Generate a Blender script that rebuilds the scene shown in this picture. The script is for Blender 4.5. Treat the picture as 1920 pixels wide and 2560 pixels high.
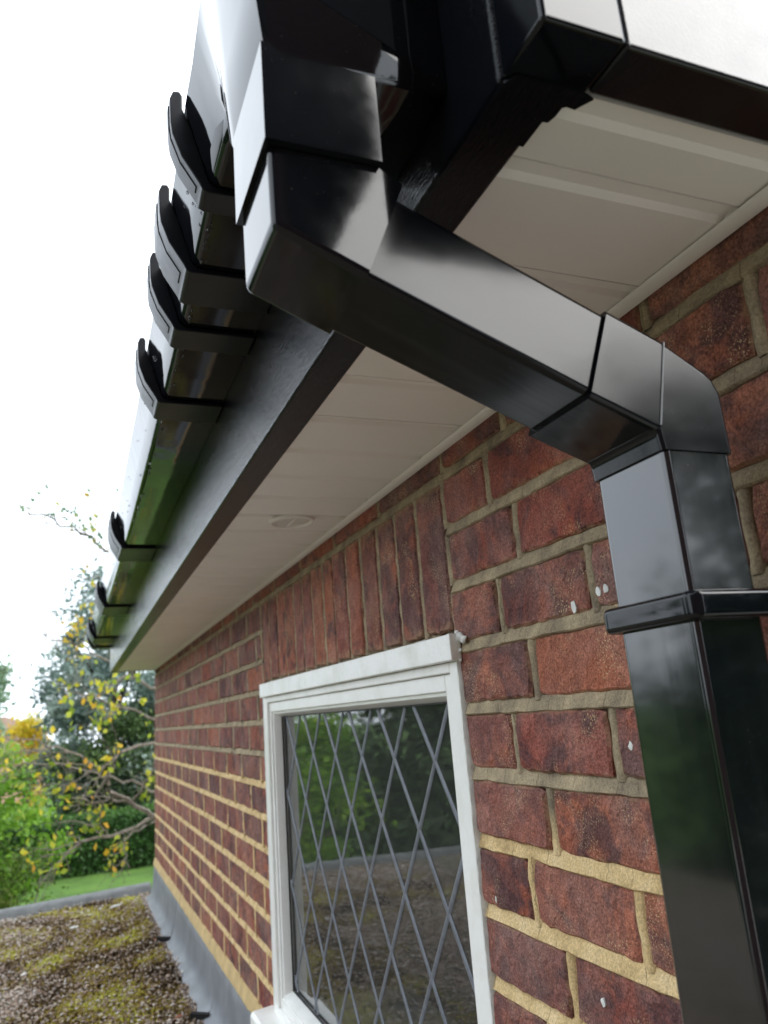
import bpy, bmesh, math, random
import numpy as np
from mathutils import Vector, Matrix, noise

random.seed(7); RNG = np.random.default_rng(11)
S = bpy.context.scene
COL = S.collection
for o in list(bpy.data.objects): bpy.data.objects.remove(o)

# ------------------------------------------------------------------ camera
ROT = ((0.927, -0.367, -0.077), (0.023, 0.261, -0.965), (0.375, 0.893, 0.25))   # right, down, forward
def _norm(v): return Vector(v).normalized()
fw = _norm(ROT[2]); rt = _norm(ROT[0]); rt = (rt - fw*rt.dot(fw)).normalized(); dn = fw.cross(rt)
CAM = Vector((-0.45, 0.0, -0.069)); FPX = 1915.0
cam = bpy.data.cameras.new('camera'); co = bpy.data.objects.new('camera', cam); COL.objects.link(co)
m = Matrix((rt, -dn, -fw)).transposed().to_4x4(); m.translation = CAM
co.matrix_world = m
cam.sensor_fit = 'VERTICAL'; cam.sensor_height = 24.0; cam.lens = 24.0*FPX/2560.0
cam.clip_start = 0.01; cam.clip_end = 500
cam.dof.use_dof = True; cam.dof.focus_distance = 0.72; cam.dof.aperture_fstop = 6.0
S.camera = co
def at(u, v, y):
    """world point at distance y along the wall seen at photo pixel (u, v)"""
    d = rt*((u-960)/FPX) + dn*((v-1280)/FPX) + fw
    return CAM + d*(y/d.y)

# ------------------------------------------------------------------ light
SUN = Vector((0.48, -0.62, 0.60)).normalized()
SUN_EL = math.asin(SUN.z); SUN_AZ = math.atan2(SUN.x, SUN.y)
w = bpy.data.worlds.new('World'); S.world = w; w.use_nodes = True
nt = w.node_tree; N = nt.nodes; L = nt.links
for n in list(N): N.remove(n)
out = N.new('ShaderNodeOutputWorld'); bg = N.new('ShaderNodeBackground')
sky = N.new('ShaderNodeTexSky'); sky.sky_type = 'NISHITA'; sky.sun_disc = False
sky.sun_elevation = SUN_EL; sky.sun_rotation = SUN_AZ; sky.air_density = 1.0; sky.dust_density = 4.0
bg.inputs['Strength'].default_value = 0.10
# an even bright cloud layer over the blue, a little brighter where the sun stands behind it
tc = N.new('ShaderNodeTexCoord')
no = N.new('ShaderNodeTexNoise'); no.inputs['Scale'].default_value = 2.2; no.inputs['Detail'].default_value = 5
L.new(tc.outputs['Generated'], no.inputs['Vector'])
rp = N.new('ShaderNodeValToRGB'); rp.color_ramp.elements[0].position = .3; rp.color_ramp.elements[1].position = .72
rp.color_ramp.elements[0].color = (13.6, 15.2, 17.0, 1); rp.color_ramp.elements[1].color = (18.2, 19.4, 20.8, 1)
L.new(no.outputs['Fac'], rp.inputs['Fac'])
dp = N.new('ShaderNodeVectorMath'); dp.operation = 'DOT_PRODUCT'; dp.inputs[1].default_value = SUN
nm = N.new('ShaderNodeVectorMath'); nm.operation = 'NORMALIZE'
L.new(tc.outputs['Generated'], nm.inputs[0]); L.new(nm.outputs[0], dp.inputs[0])
gl = N.new('ShaderNodeMapRange'); gl.inputs['From Min'].default_value = .55; gl.inputs['From Max'].default_value = 1.0
gl.inputs['To Min'].default_value = 1.0; gl.inputs['To Max'].default_value = 1.5; gl.interpolation_type = 'SMOOTHERSTEP'
L.new(dp.outputs['Value'], gl.inputs['Value'])
sc = N.new('ShaderNodeVectorMath'); sc.operation = 'SCALE'
L.new(rp.outputs['Color'], sc.inputs[0]); L.new(gl.outputs['Result'], sc.inputs['Scale'])
mx = N.new('ShaderNodeMix'); mx.data_type = 'RGBA'; mx.inputs['Factor'].default_value = .9
L.new(sky.outputs['Color'], mx.inputs['A']); L.new(sc.outputs[0], mx.inputs['B'])
L.new(mx.outputs['Result'], bg.inputs['Color']); L.new(bg.outputs[0], out.inputs['Surface'])

sd = bpy.data.lights.new('sun', 'SUN'); sd.energy = 1.5; sd.angle = math.radians(40); sd.color = (1.0, .95, .88)
so = bpy.data.objects.new('sun', sd); COL.objects.link(so)
so.rotation_euler = (-SUN).to_track_quat('-Z', 'Y').to_euler(); so.location = (6, -8, 12)

S.view_settings.view_transform = 'Standard'; S.view_settings.look = 'None'
S.view_settings.exposure = 0.44; S.view_settings.gamma = 1.0
S.view_settings.use_curve_mapping = False
S.cycles.max_bounces = 8

# ------------------------------------------------------------------ helpers
def tag(o, label=None, cat=None, group=None, kind=None):
    if label: o['label'] = label
    if cat: o['category'] = cat
    if group: o['group'] = group
    if kind: o['kind'] = kind
    return o
def thing(name, label, cat, loc=(0, 0, 0), group=None):
    o = bpy.data.objects.new(name, None); COL.objects.link(o); o.location = loc; o.empty_display_size = .05
    return tag(o, label, cat, group)
def wloc(o):
    v = Vector((0, 0, 0))
    while o: v += o.location; o = o.parent
    return v
def link(name, me, mat=None, parent=None, org=None):
    """org: world position of the object's own origin (mesh is in world coordinates)"""
    o = bpy.data.objects.new(name, me); COL.objects.link(o)
    p = wloc(parent) if parent else Vector((0, 0, 0))
    org = Vector(org) if org is not None else p
    if org.length > 0: me.transform(Matrix.Translation(-org))
    o.parent = parent; o.location = org - p
    if mat: me.materials.append(mat)
    return o
def fin(bm, name, mat=None, parent=None, org=None, smooth=None, bevel=0, segs=2, skip=None):
    if bevel:
        bmesh.ops.recalc_face_normals(bm, faces=bm.faces); bm.normal_update()
        es = [e for e in bm.edges if len(e.link_faces) == 2 and e.calc_face_angle(0) > .6 and not (skip and all(skip(v.co) for v in e.verts))]
        bmesh.ops.bevel(bm, geom=es, offset=bevel, segments=segs, profile=.5, affect='EDGES', clamp_overlap=True)
    bmesh.ops.recalc_face_normals(bm, faces=bm.faces)
    me = bpy.data.meshes.new(name); bm.to_mesh(me); bm.free()
    if smooth is not None:
        me.polygons.foreach_set('use_smooth', [True]*len(me.polygons))
        me.set_sharp_from_angle(angle=math.radians(smooth))
        if bevel:                        # broad faces stay flat, only the rounded arrises shade round
            at_v = [[] for _ in me.vertices]; fn = [np.array(p.normal) for p in me.polygons]; fa_ = [p.area for p in me.polygons]
            for p in me.polygons:
                for v in p.vertices: at_v[v].append(p.index)
            cs = math.cos(math.radians(50)); out_ = []
            for p in me.polygons:
                for v in p.vertices:
                    a_ = sum(fn[k]*fa_[k]**2 for k in at_v[v] if float(np.dot(fn[k], fn[p.index])) > cs)
                    a_ = a_/max(1e-20, float(np.linalg.norm(a_))) if not isinstance(a_, int) else fn[p.index]
                    out_.append(tuple(a_))
            me.normals_split_custom_set(out_)
    return link(name, me, mat, parent, org)
def box(bm, x0, x1, y0, y1, z0, z1):
    vs = [bm.verts.new((x, y, z)) for x in (x0, x1) for y in (y0, y1) for z in (z0, z1)]
    for f in ((0, 1, 3, 2), (4, 6, 7, 5), (0, 4, 5, 1), (2, 3, 7, 6), (0, 2, 6, 4), (1, 5, 7, 3)):
        bm.faces.new([vs[i] for i in f])
    return vs
def nb(*a):
    bm = bmesh.new()
    if a: box(bm, *a)
    return bm
def prism_y(bm, poly, y0, y1):
    a = [bm.verts.new((x, y0, z)) for x, z in poly]; b = [bm.verts.new((x, y1, z)) for x, z in poly]
    n = len(poly); bm.faces.new(a); bm.faces.new(b[::-1])
    for i in range(n): bm.faces.new((a[i], b[i], b[(i+1) % n], a[(i+1) % n]))
def prism_z(bm, poly, z0, z1):
    a = [bm.verts.new((x, y, z0)) for x, y in poly]; b = [bm.verts.new((x, y, z1)) for x, y in poly]
    n = len(poly); bm.faces.new(a); bm.faces.new(b[::-1])
    for i in range(n): bm.faces.new((a[i], b[i], b[(i+1) % n], a[(i+1) % n]))
def loft(bm, rings, cap0=True, cap1=True, closed=True):
    R = [[bm.verts.new(p) for p in r] for r in rings]; n = len(R[0])
    for a, b in zip(R, R[1:]):
        for i in range(n if closed else n-1): bm.faces.new((a[i], a[(i+1) % n], b[(i+1) % n], b[i]))
    if cap0: bm.faces.new(R[0][::-1])
    if cap1: bm.faces.new(R[-1])
def tube(bm, pts, rads, n=6):
    rings = []
    for i, p in enumerate(pts):
        d = (pts[min(i+1, len(pts)-1)] - pts[max(i-1, 0)]).normalized()
        a = d.orthogonal().normalized(); b = d.cross(a)
        rings.append([p + (a*math.cos(t)+b*math.sin(t))*rads[i] for t in [2*math.pi*k/n for k in range(n)]])
    loft(bm, rings)
def soup(name, V, F, mat, parent=None, var=None, smooth=False):
    """V (n,3) float, F (m,k) int"""
    me = bpy.data.meshes.new(name); V = np.asarray(V, np.float32); F = np.asarray(F, np.int32); k = F.shape[1]
    me.vertices.add(len(V)); me.vertices.foreach_set('co', V.ravel())
    me.loops.add(F.size); me.loops.foreach_set('vertex_index', F.ravel())
    me.polygons.add(len(F)); me.polygons.foreach_set('loop_start', np.arange(0, F.size, k, dtype=np.int32))
    me.update(calc_edges=True)
    if smooth: me.polygons.foreach_set('use_smooth', [True]*len(F))
    if var is not None:
        at_ = me.attributes.new('var', 'FLOAT', 'FACE'); at_.data.foreach_set('value', np.asarray(var, np.float32))
    return link(name, me, mat, parent)

# ------------------------------------------------------------------ materials
def newmat(name):
    m = bpy.data.materials.new(name); m.use_nodes = True
    t = m.node_tree; b = t.nodes['Principled BSDF']
    return m, t, b
def nd(t, kind, **kw):
    n = t.nodes.new(kind)
    for k, v in kw.items():
        if k in n.inputs: n.inputs[k].default_value = v
        else: setattr(n, k, v)
    return n
def ramp(t, fac, stops):
    r = t.nodes.new('ShaderNodeValToRGB'); e = r.color_ramp.elements
    while len(e) < len(stops): e.new(.5)
    for i, (p, c) in enumerate(stops):
        e[i].position = p; e[i].color = (*c, 1) if len(c) == 3 else c
    t.links.new(fac, r.inputs['Fac']); return r.outputs['Color']
def mix(t, f, a, b, mode='MIX'):
    x = t.nodes.new('ShaderNodeMix'); x.data_type = 'RGBA'; x.blend_type = mode
    for s, v in (('Factor', f), ('A', a), ('B', b)):
        i = [q for q in x.inputs if q.name == s and (q.type == 'RGBA' if s != 'Factor' else q.type == 'VALUE')][0]
        if hasattr(v, 'links'): t.links.new(v, i)
        elif isinstance(v, tuple): i.default_value = (*v, 1)
        else: i.default_value = v
    return [q for q in x.outputs if q.type == 'RGBA'][0]
def math_(t, op, a, b=None, c=None, clamp=False):
    x = t.nodes.new('ShaderNodeMath'); x.operation = op; x.use_clamp = clamp
    for i, v in enumerate((a, b, c)):
        if v is None: continue
        if hasattr(v, 'links'): t.links.new(v, x.inputs[i])
        else: x.inputs[i].default_value = v
    return x.outputs[0]
def maprange(t, v, a, b, c=0., d=1.):
    x = t.nodes.new('ShaderNodeMapRange'); t.links.new(v, x.inputs['Value'])
    for k, q in zip(('From Min', 'From Max', 'To Min', 'To Max'), (a, b, c, d)): x.inputs[k].default_value = q
    return x.outputs['Result']
def pos(t, scale=(1, 1, 1), off=None):
    g = t.nodes.new('ShaderNodeNewGeometry'); mp = t.nodes.new('ShaderNodeMapping'); mp.inputs['Scale'].default_value = scale
    v = g.outputs['Position']
    if off is not None:
        a = t.nodes.new('ShaderNodeVectorMath'); a.operation = 'ADD'; t.links.new(v, a.inputs[0]); t.links.new(off, a.inputs[1]); v = a.outputs[0]
    t.links.new(v, mp.inputs['Vector']); return mp.outputs['Vector']
def noise_(t, vec, scale, detail=4, rough=.55, dist=0.):
    n = nd(t, 'ShaderNodeTexNoise', Scale=scale, Detail=detail, Roughness=rough, Distortion=dist)
    t.links.new(vec, n.inputs['Vector']); return n.outputs['Fac']
def bump(t, b, h, strength, dist):
    x = nd(t, 'ShaderNodeBump', Strength=strength, Distance=dist); t.links.new(h, x.inputs['Height'])
    t.links.new(x.outputs[0], b.inputs['Normal']); return x

def mat_brick():
    m, t, b = newmat('brick'); oi = t.nodes.new('ShaderNodeObjectInfo')
    cx = t.nodes.new('ShaderNodeCombineXYZ')
    for i, k in enumerate((37., 71., 13.)): t.links.new(math_(t, 'MULTIPLY', oi.outputs['Random'], k), cx.inputs[i])
    p = pos(t, off=cx.outputs[0])
    base = ramp(t, oi.outputs['Random'], [(0, (.20, .060, .045)), (.2, (.27, .075, .054)), (.4, (.17, .055, .046)), (.55, (.33, .105, .062)),
                                          (.7, (.22, .064, .049)), (.85, (.36, .125, .070)), (1, (.12, .052, .050))])
    r2 = math_(t, 'FRACT', math_(t, 'MULTIPLY', oi.outputs['Random'], 17.3))
    n1 = noise_(t, p, 14, 3, .6, .6)
    orange = maprange(t, n1, .55, .70); col = mix(t, math_(t, 'MULTIPLY', orange, .75), base, (.40, .105, .045))
    n2 = noise_(t, p, 17, 4, .6, 1.0); p2 = maprange(t, math_(t, 'ADD', n2, math_(t, 'MULTIPLY', r2, .16)), .53, .70)
    col = mix(t, math_(t, 'MULTIPLY', p2, .85), col, (.068, .036, .042))
    dusty = maprange(t, noise_(t, p, 9, 4, .6), .35, .75); col = mix(t, math_(t, 'MULTIPLY', dusty, .50), col, (.42, .25, .21))
    fine = noise_(t, p, 420, 3, .7); col = mix(t, .75, col, ramp(t, fine, [(.30, (.30, .29, .29)), (.50, (1, 1, 1)), (.70, (1.75, 1.8, 1.75))]), 'MULTIPLY')
    mid = noise_(t, p, 60, 4, .65); col = mix(t, .6, col, ramp(t, mid, [(.3, (.6, .58, .58)), (.65, (1.3, 1.3, 1.28))]), 'MULTIPLY')
    # pale lime specks left from pointing, gathered in patches
    sp = noise_(t, p, 520, 2, .6); pm = maprange(t, noise_(t, p, 20, 2, .5), .53, .66)
    spk = math_(t, 'MULTIPLY', maprange(t, sp, .57, .63), pm); col = mix(t, math_(t, 'MULTIPLY', spk, .85), col, (.62, .44, .25))
    # chalky rim along the arrises
    tc_ = t.nodes.new('ShaderNodeTexCoord'); sx = t.nodes.new('ShaderNodeSeparateXYZ'); t.links.new(tc_.outputs['Generated'], sx.inputs[0])
    def edge(o, k):
        a = math_(t, 'ABSOLUTE', math_(t, 'SUBTRACT', o, .5)); return math_(t, 'MULTIPLY', math_(t, 'SUBTRACT', .5, a), k)
    e = math_(t, 'MINIMUM', edge(sx.outputs['Y'], .19), edge(sx.outputs['Z'], .065))
    en = math_(t, 'ADD', e, math_(t, 'MULTIPLY', math_(t, 'SUBTRACT', noise_(t, p, 95, 4, .7), .5), .016))
    rim = maprange(t, en, .0005, .0045, 1, 0); col = mix(t, math_(t, 'MULTIPLY', rim, .65), col, (.38, .235, .14))
    t.links.new(col, b.inputs['Base Color']); b.inputs['Roughness'].default_value = .85; b.inputs['Specular IOR Level'].default_value = .25
    pits = nd(t, 'ShaderNodeTexVoronoi', Scale=130.); t.links.new(p, pits.inputs['Vector'])
    ph = maprange(t, pits.outputs['Distance'], .05, .22); pmk = maprange(t, noise_(t, p, 60, 1), .5, .62)
    h = math_(t, 'ADD', math_(t, 'MULTIPLY', fine, .5), math_(t, 'ADD', math_(t, 'MULTIPLY', mid, 1.2), math_(t, 'MULTIPLY', math_(t, 'MULTIPLY', ph, pmk), .6)))
    bump(t, b, h, .85, .0026)
    return m
def mat_mortar():
    m, t, b = newmat('mortar'); p = pos(t)
    g = t.nodes.new('ShaderNodeNewGeometry'); s = t.nodes.new('ShaderNodeSeparateXYZ'); t.links.new(g.outputs['Position'], s.inputs[0])
    n = noise_(t, p, 6, 3)
    zz = math_(t, 'ADD', s.outputs['Z'], math_(t, 'MULTIPLY', math_(t, 'SUBTRACT', n, .5), .13))
    f = maprange(t, zz, -.175, -.205)                # repointed in yellow below this course
    dirt = noise_(t, p, 25, 4, .6)
    grey = ramp(t, dirt, [(.3, (.22, .18, .13)), (.5, (.37, .30, .20)), (.7, (.52, .42, .27))])
    yel = ramp(t, dirt, [(.25, (.42, .29, .14)), (.5, (.72, .53, .27)), (.75, (.82, .64, .38))])
    col = mix(t, f, grey, yel)
    fine = noise_(t, p, 430, 4, .75); col = mix(t, .8, col, ramp(t, fine, [(.3, (.5, .48, .45)), (.7, (1.35, 1.35, 1.35))]), 'MULTIPLY')
    cr = nd(t, 'ShaderNodeTexVoronoi', Scale=30.0, feature='DISTANCE_TO_EDGE', voronoi_dimensions='1D'); t.links.new(math_(t, 'ADD', s.outputs['Y'], math_(t, 'MULTIPLY', noise_(t, p, 60, 2), .012)), cr.inputs['W'])
    ck = maprange(t, cr.outputs['Distance'], .010, .022, 1, 0)
    col = mix(t, math_(t, 'MULTIPLY', math_(t, 'MULTIPLY', ck, .5), maprange(t, noise_(t, p, 14, 2), .42, .55)), col, (.12, .085, .045))
    # dirty lower and upper margins where mortar meets brick
    t.links.new(col, b.inputs['Base Color']); b.inputs['Roughness'].default_value = .9; b.inputs['Specular IOR Level'].default_value = .2
    bump(t, b, math_(t, 'ADD', math_(t, 'SUBTRACT', fine, ck), noise_(t, p, 90, 4)), .6, .0015)
    return m
def mat_plain(name, col, rough=.5, nz=None, amt=.3, bumps=None, spec=.5):
    m, t, b = newmat(name); b.inputs['Roughness'].default_value = rough; b.inputs['Specular IOR Level'].default_value = spec
    p = pos(t)
    if nz:
        c = mix(t, 1.0, col, ramp(t, noise_(t, p, nz, 5, .6), [(.3, (1-amt,)*3), (.7, (1+amt,)*3)]), 'MULTIPLY'); t.links.new(c, b.inputs['Base Color'])
    else: b.inputs['Base Color'].default_value = (*col, 1)
    if bumps: bump(t, b, noise_(t, p, bumps[0], 4, .6), bumps[1], bumps[2])
    return m
def mat_black(name, axis_scale=(1, 1, 1), r0=.06, r1=.2, wave=.0, grain=False, scratch=1.0, col=(.003, .004, .006), ior=1.45, gb=.75):
    """glossy black uPVC with handling marks along its length"""
    m, t, b = newmat(name); b.inputs['Base Color'].default_value = (*col, 1); b.inputs['IOR'].default_value = ior
    p = pos(t, axis_scale)
    n = noise_(t, p, 60, 5, .7); big = noise_(t, pos(t), 9, 3)
    r = math_(t, 'ADD', maprange(t, n, .3, .75, r0, r1), math_(t, 'MULTIPLY', maprange(t, big, .45, .7), .06))
    t.links.new(r, b.inputs['Roughness'])
    dust = maprange(t, noise_(t, pos(t), 900, 1), .77, .81); sm = maprange(t, noise_(t, p, 25, 5, .7), .60, .78)
    c = mix(t, math_(t, 'MULTIPLY', dust, .3), col, (.35, .33, .3)); c = mix(t, math_(t, 'MULTIPLY', sm, .10*scratch), c, (.12, .13, .14))
    t.links.new(c, b.inputs['Base Color'])
    if grain:
        g = noise_(t, pos(t, (1, .16, 1)), 520, 3, .6, .4); bump(t, b, g, gb, .0009)
    else:
        h = math_(t, 'ADD', noise_(t, pos(t), 11, 2), math_(t, 'MULTIPLY', n, .16*scratch)); bump(t, b, h, .25, .0012+wave)
    return m
def mat_white(name, col=(.93, .92, .885), grime=.2):
    m, t, b = newmat(name); p = pos(t)
    g = maprange(t, noise_(t, p, 16, 5, .65), .45, .75); f2 = maprange(t, noise_(t, p, 180, 3, .7), .55, .75)
    c = mix(t, math_(t, 'MULTIPLY', g, grime), col, (.48, .50, .36)); c = mix(t, math_(t, 'MULTIPLY', f2, grime*.5), c, (.35, .34, .28))
    t.links.new(c, b.inputs['Base Color']); b.inputs['Roughness'].default_value = .32
    bump(t, b, noise_(t, p, 70, 3), .12, .001); return m
def mat_leaf(name, stops, trans=.35, rough=.5):
    m, t, b = newmat(name); a = t.nodes.new('ShaderNodeAttribute'); a.attribute_name = 'var'
    c = ramp(t, a.outputs['Fac'], stops); t.links.new(c, b.inputs['Base Color'])
    b.inputs['Roughness'].default_value = rough; b.inputs['Specular IOR Level'].default_value = .3
    tr = t.nodes.new('ShaderNodeBsdfTranslucent'); t.links.new(c, tr.inputs['Color'])
    ms = t.nodes.new('ShaderNodeMixShader'); ms.inputs[0].default_value = trans
    t.links.new(b.outputs[0], ms.inputs[1]); t.links.new(tr.outputs[0], ms.inputs[2])
    t.links.new(ms.outputs[0], t.nodes['Material Output'].inputs['Surface']); return m

BRICK = mat_brick(); MORTAR = mat_mortar()
PIPE_Z = mat_black('black_pvc_downpipe', (1, 1, .03), .06, .16, ior=1.7); PIPE_Z.node_tree.nodes['Principled BSDF'].inputs['Coat Weight'].default_value = .6; PIPE_Z.node_tree.nodes['Principled BSDF'].inputs['Coat Roughness'].default_value = .06
PIPE_X = mat_black('black_pvc_offset', (.05, 1, .12), .06, .24, scratch=1.6, ior=1.43)
GLOSS = mat_black('black_pvc_gloss', (1, 1, 1), .03, .07, scratch=.2)
GUTTER = mat_black('black_pvc_gutter', (1, .02, 1), .03, .10, wave=.0012, scratch=.35)
FASCIA = mat_black('black_woodgrain', (1, .2, 1), .10, .15, grain=True, scratch=.25, col=(.005, .006, .008), ior=1.25, gb=.8)
GABLE = mat_black('gable_woodgrain', (1, .2, 1), .14, .2, grain=True, scratch=.25, ior=1.58, gb=.16)
MOULD = mat_black('moulded_pvc', (1, 1, 1), .30, .38, scratch=.3, col=(.006, .008, .012), ior=1.45)
SOFFIT = mat_plain('soffit_pvc', (.93, .885, .835), .38, 4, .03, (60, .1, .001))
FRAME = mat_white('window_pvc'); HEADM = mat_white('head_trim_pvc', grime=.45)
LEAD = mat_plain('lead', (.20, .21, .23), .45, 9, .25, (40, .3, .003))
CAME = mat_plain('lead_came', (.15, .16, .185), .4, 60, .25, (300, .3, .001))

# ------------------------------------------------------------------ ground, lawn, flat roof
GZ = -3.2
def grid(name, x0, x1, y0, y1, nx, ny, fz, mat, parent=None):
    xs = np.linspace(x0, x1, nx); ys = np.linspace(y0, y1, ny)
    V = [(x, y, fz(x, y)) for y in ys for x in xs]
    F = [(j*nx+i, j*nx+i+1, (j+1)*nx+i+1, (j+1)*nx+i) for j in range(ny-1) for i in range(nx-1)]
    return soup(name, V, F, mat, parent, smooth=True)
def mat_lawn():
    m, t, b = newmat('lawn'); p = pos(t)
    c = ramp(t, noise_(t, p, 1.3, 6, .7), [(.3, (.045, .10, .012)), (.55, (.085, .18, .018)), (.75, (.13, .22, .03))])
    c = mix(t, .6, c, ramp(t, noise_(t, p, 60, 3, .8), [(.3, (.5, .5, .5)), (.7, (1.4, 1.4, 1.4))]), 'MULTIPLY')
    t.links.new(c, b.inputs['Base Color']); b.inputs['Roughness'].default_value = .9
    bump(t, b, noise_(t, p, 80, 3), .8, .03); return m
tag(grid('lawn', -120, 120, -90, 200, 40, 60, lambda x, y: GZ + .06*noise.noise((x*.2, y*.2, 0)), mat_lawn()), 'short green garden lawn beyond the flat roof', kind='structure')

bm = nb(-16, -2.96, -12, 5.2, GZ-.2, GZ+.09); tag(fin(bm, 'bounce_slab', mat_plain('bounce_pale', (.62, .58, .52), .9, 3, .15)), 'added unseen pale slab beside the flat roofed garage, bounces light upward', kind='structure')  # added pale ground, bounces light up to the soffit
tag(fin(nb(-2.96, 18, -16, -1.25, GZ-.2, GZ+.08), 'rear_bounce_slab', bpy.data.materials['bounce_pale']), 'added unseen pale slab behind the camera, bounces light upward', kind='structure')  # added pale ground behind the camera for the same bounce
def roofz(x, y): return -.948 + .034*x
def mossy(x, y):
    a = noise.noise((x*2.1+4, y*1.1, 3.))*.9 + noise.noise((x*6, y*4, 1.))*.5
    band = math.exp(-((x+.30)/.28)**2)*.75
    far = math.exp(-((y-4.1)/.9)**2)*.35
    return a*1.1 + band*1.1 + far - .17 - (.7 if x > -.07 else 0)
def mat_felt():
    m, t, b = newmat('mineral_felt'); p = pos(t)
    c = ramp(t, noise_(t, p, 90, 4, .7), [(.3, (.10, .085, .07)), (.5, (.22, .185, .155)), (.72, (.36, .31, .27))])
    c = mix(t, maprange(t, noise_(t, p, 7, 5, .7), .45, .62), c, (.10, .10, .035))
    t.links.new(c, b.inputs['Base Color']); b.inputs['Roughness'].default_value = .95
    bump(t, b, noise_(t, p, 160, 3), 1, .006); return m
fr = thing('flat_roof', 'low mossy flat roof with stone chippings below the brick wall', 'roof', (-1.3, 2.5, -.95))
grid('roof_deck', -2.9, 0, -1.2, 4.86, 60, 120, lambda x, y: roofz(x, y) + .006*noise.noise((x*9, y*9, 0)), mat_felt(), fr)
KERB = mat_plain('felt_kerb', (.17, .175, .17), .85, 14, .3, (120, .6, .004))
bm = nb()
n = 40; prof = [(4.835, -.012), (4.865, .028), (4.92, .034), (4.985, .032), (5.0, .012), (5.005, -.16)]
loft(bm, [[(x, y+.004*noise.noise((x*3, y, 1)), -.948+.034*x+z+.004*noise.noise((x*5, y*4, 0))) for y, z in prof] for x in np.linspace(-3, .0, n)], False, False, False)
fin(bm, 'roof_kerb', KERB, fr, smooth=50)
bm = nb(-2.95, -.01, -1.2, 4.99, GZ-.1, -1.08); fin(bm, 'garage_wall', mat_plain('render', (.35, .32, .28), .9, 5, .2), fr)

# stone chippings and moss lying on the roof
def blobs(P, sz, flat=.6, jit=.35):
    base = np.array([(1, 0, 0), (0, 1, 0), (-1, 0, 0), (0, -1, 0), (0, 0, 1), (0, 0, -1)], float)
    F0 = np.array([(0, 1, 4), (1, 2, 4), (2, 3, 4), (3, 0, 4), (1, 0, 5), (2, 1, 5), (3, 2, 5), (0, 3, 5)])
    n = len(P); V = base[None]*(1+RNG.uniform(-jit, jit, (n, 6, 3))) + RNG.uniform(-.2, .2, (n, 6, 3)); V[:, :, 2] *= flat
    a = RNG.uniform(0, 6.28, n); ca, sa = np.cos(a)[:, None], np.sin(a)[:, None]
    x, y = V[:, :, 0].copy(), V[:, :, 1].copy(); V[:, :, 0] = ca*x-sa*y; V[:, :, 1] = sa*x+ca*y
    V = V*np.asarray(sz)[:, None, None] + P[:, None]
    return V.reshape(-1, 3), (F0[None]+6*np.arange(n)[:, None, None]).reshape(-1, 3)
P = []; 
while len(P) < 42000:
    u = random.random(); x = -random.random()*(1.5 if u < .8 else 2.8) - .02; y = (1.9 + 2.95*random.random()) if u < .9 else random.uniform(-1, 4.8)
    mo = mossy(x, y)
    if mo > .12 and random.random() < .5: continue
    if y > 4.7 and random.random() < .7: continue
    P.append((x, y, roofz(x, y) + .003 + .006*random.random() + (.010 if mo > .1 else 0)*random.random()))
P = np.array(P); sz = RNG.uniform(.0025, .0072, len(P))*np.where(RNG.random(len(P)) < .04, 1.8, 1)
V, F = blobs(P, sz)
CHIP = mat_leaf('stone_chip', [(0, (.24, .16, .11)), (.3, (.46, .345, .26)), (.6, (.58, .47, .385)), (.85, (.68, .61, .55)), (1, (.82, .79, .75))], 0., .85)
tag(soup('gravel', V, F, CHIP, fr, np.repeat(RNG.random(len(P))**1.3, 8)), 'pale stone chippings scattered over the roof felt', kind='stuff')
P = []; Vr = []
while len(P) < 34000:
    u = random.random(); x = -random.random()*(1.3 if u < .85 else 2.8) - .015; y = (1.9 + 2.9*random.random()) if u < .9 else random.uniform(-1, 4.8)
    mo = mossy(x, y)
    if mo < .02 or random.random() > mo*2.2: continue
    h = max(0, min(.022, mo*.03)); q = .5+.5*noise.noise((x*22, y*22, 0))
    P.append((x, y, roofz(x, y) + h*random.random()*q + .002)); 
    v = .5 + .9*noise.noise((x*5, y*4, 9)) + random.uniform(-.22, .22); Vr.append(min(1, max(0, v)))
P = np.array(P); Vr = np.array(Vr); V, F = blobs(P, RNG.uniform(.0025, .008, len(P)), 1.0, .5)
MOSS = mat_leaf('moss', [(0, (.045, .026, .012)), (.35, (.12, .075, .025)), (.5, (.28, .20, .045)), (.75, (.44, .39, .06)), (1, (.56, .56, .10))], .1, .9)
tag(soup('moss', V, F, MOSS, fr, np.repeat(Vr, 8)), 'yellow-green and brown cushions of moss', kind='stuff')

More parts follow.
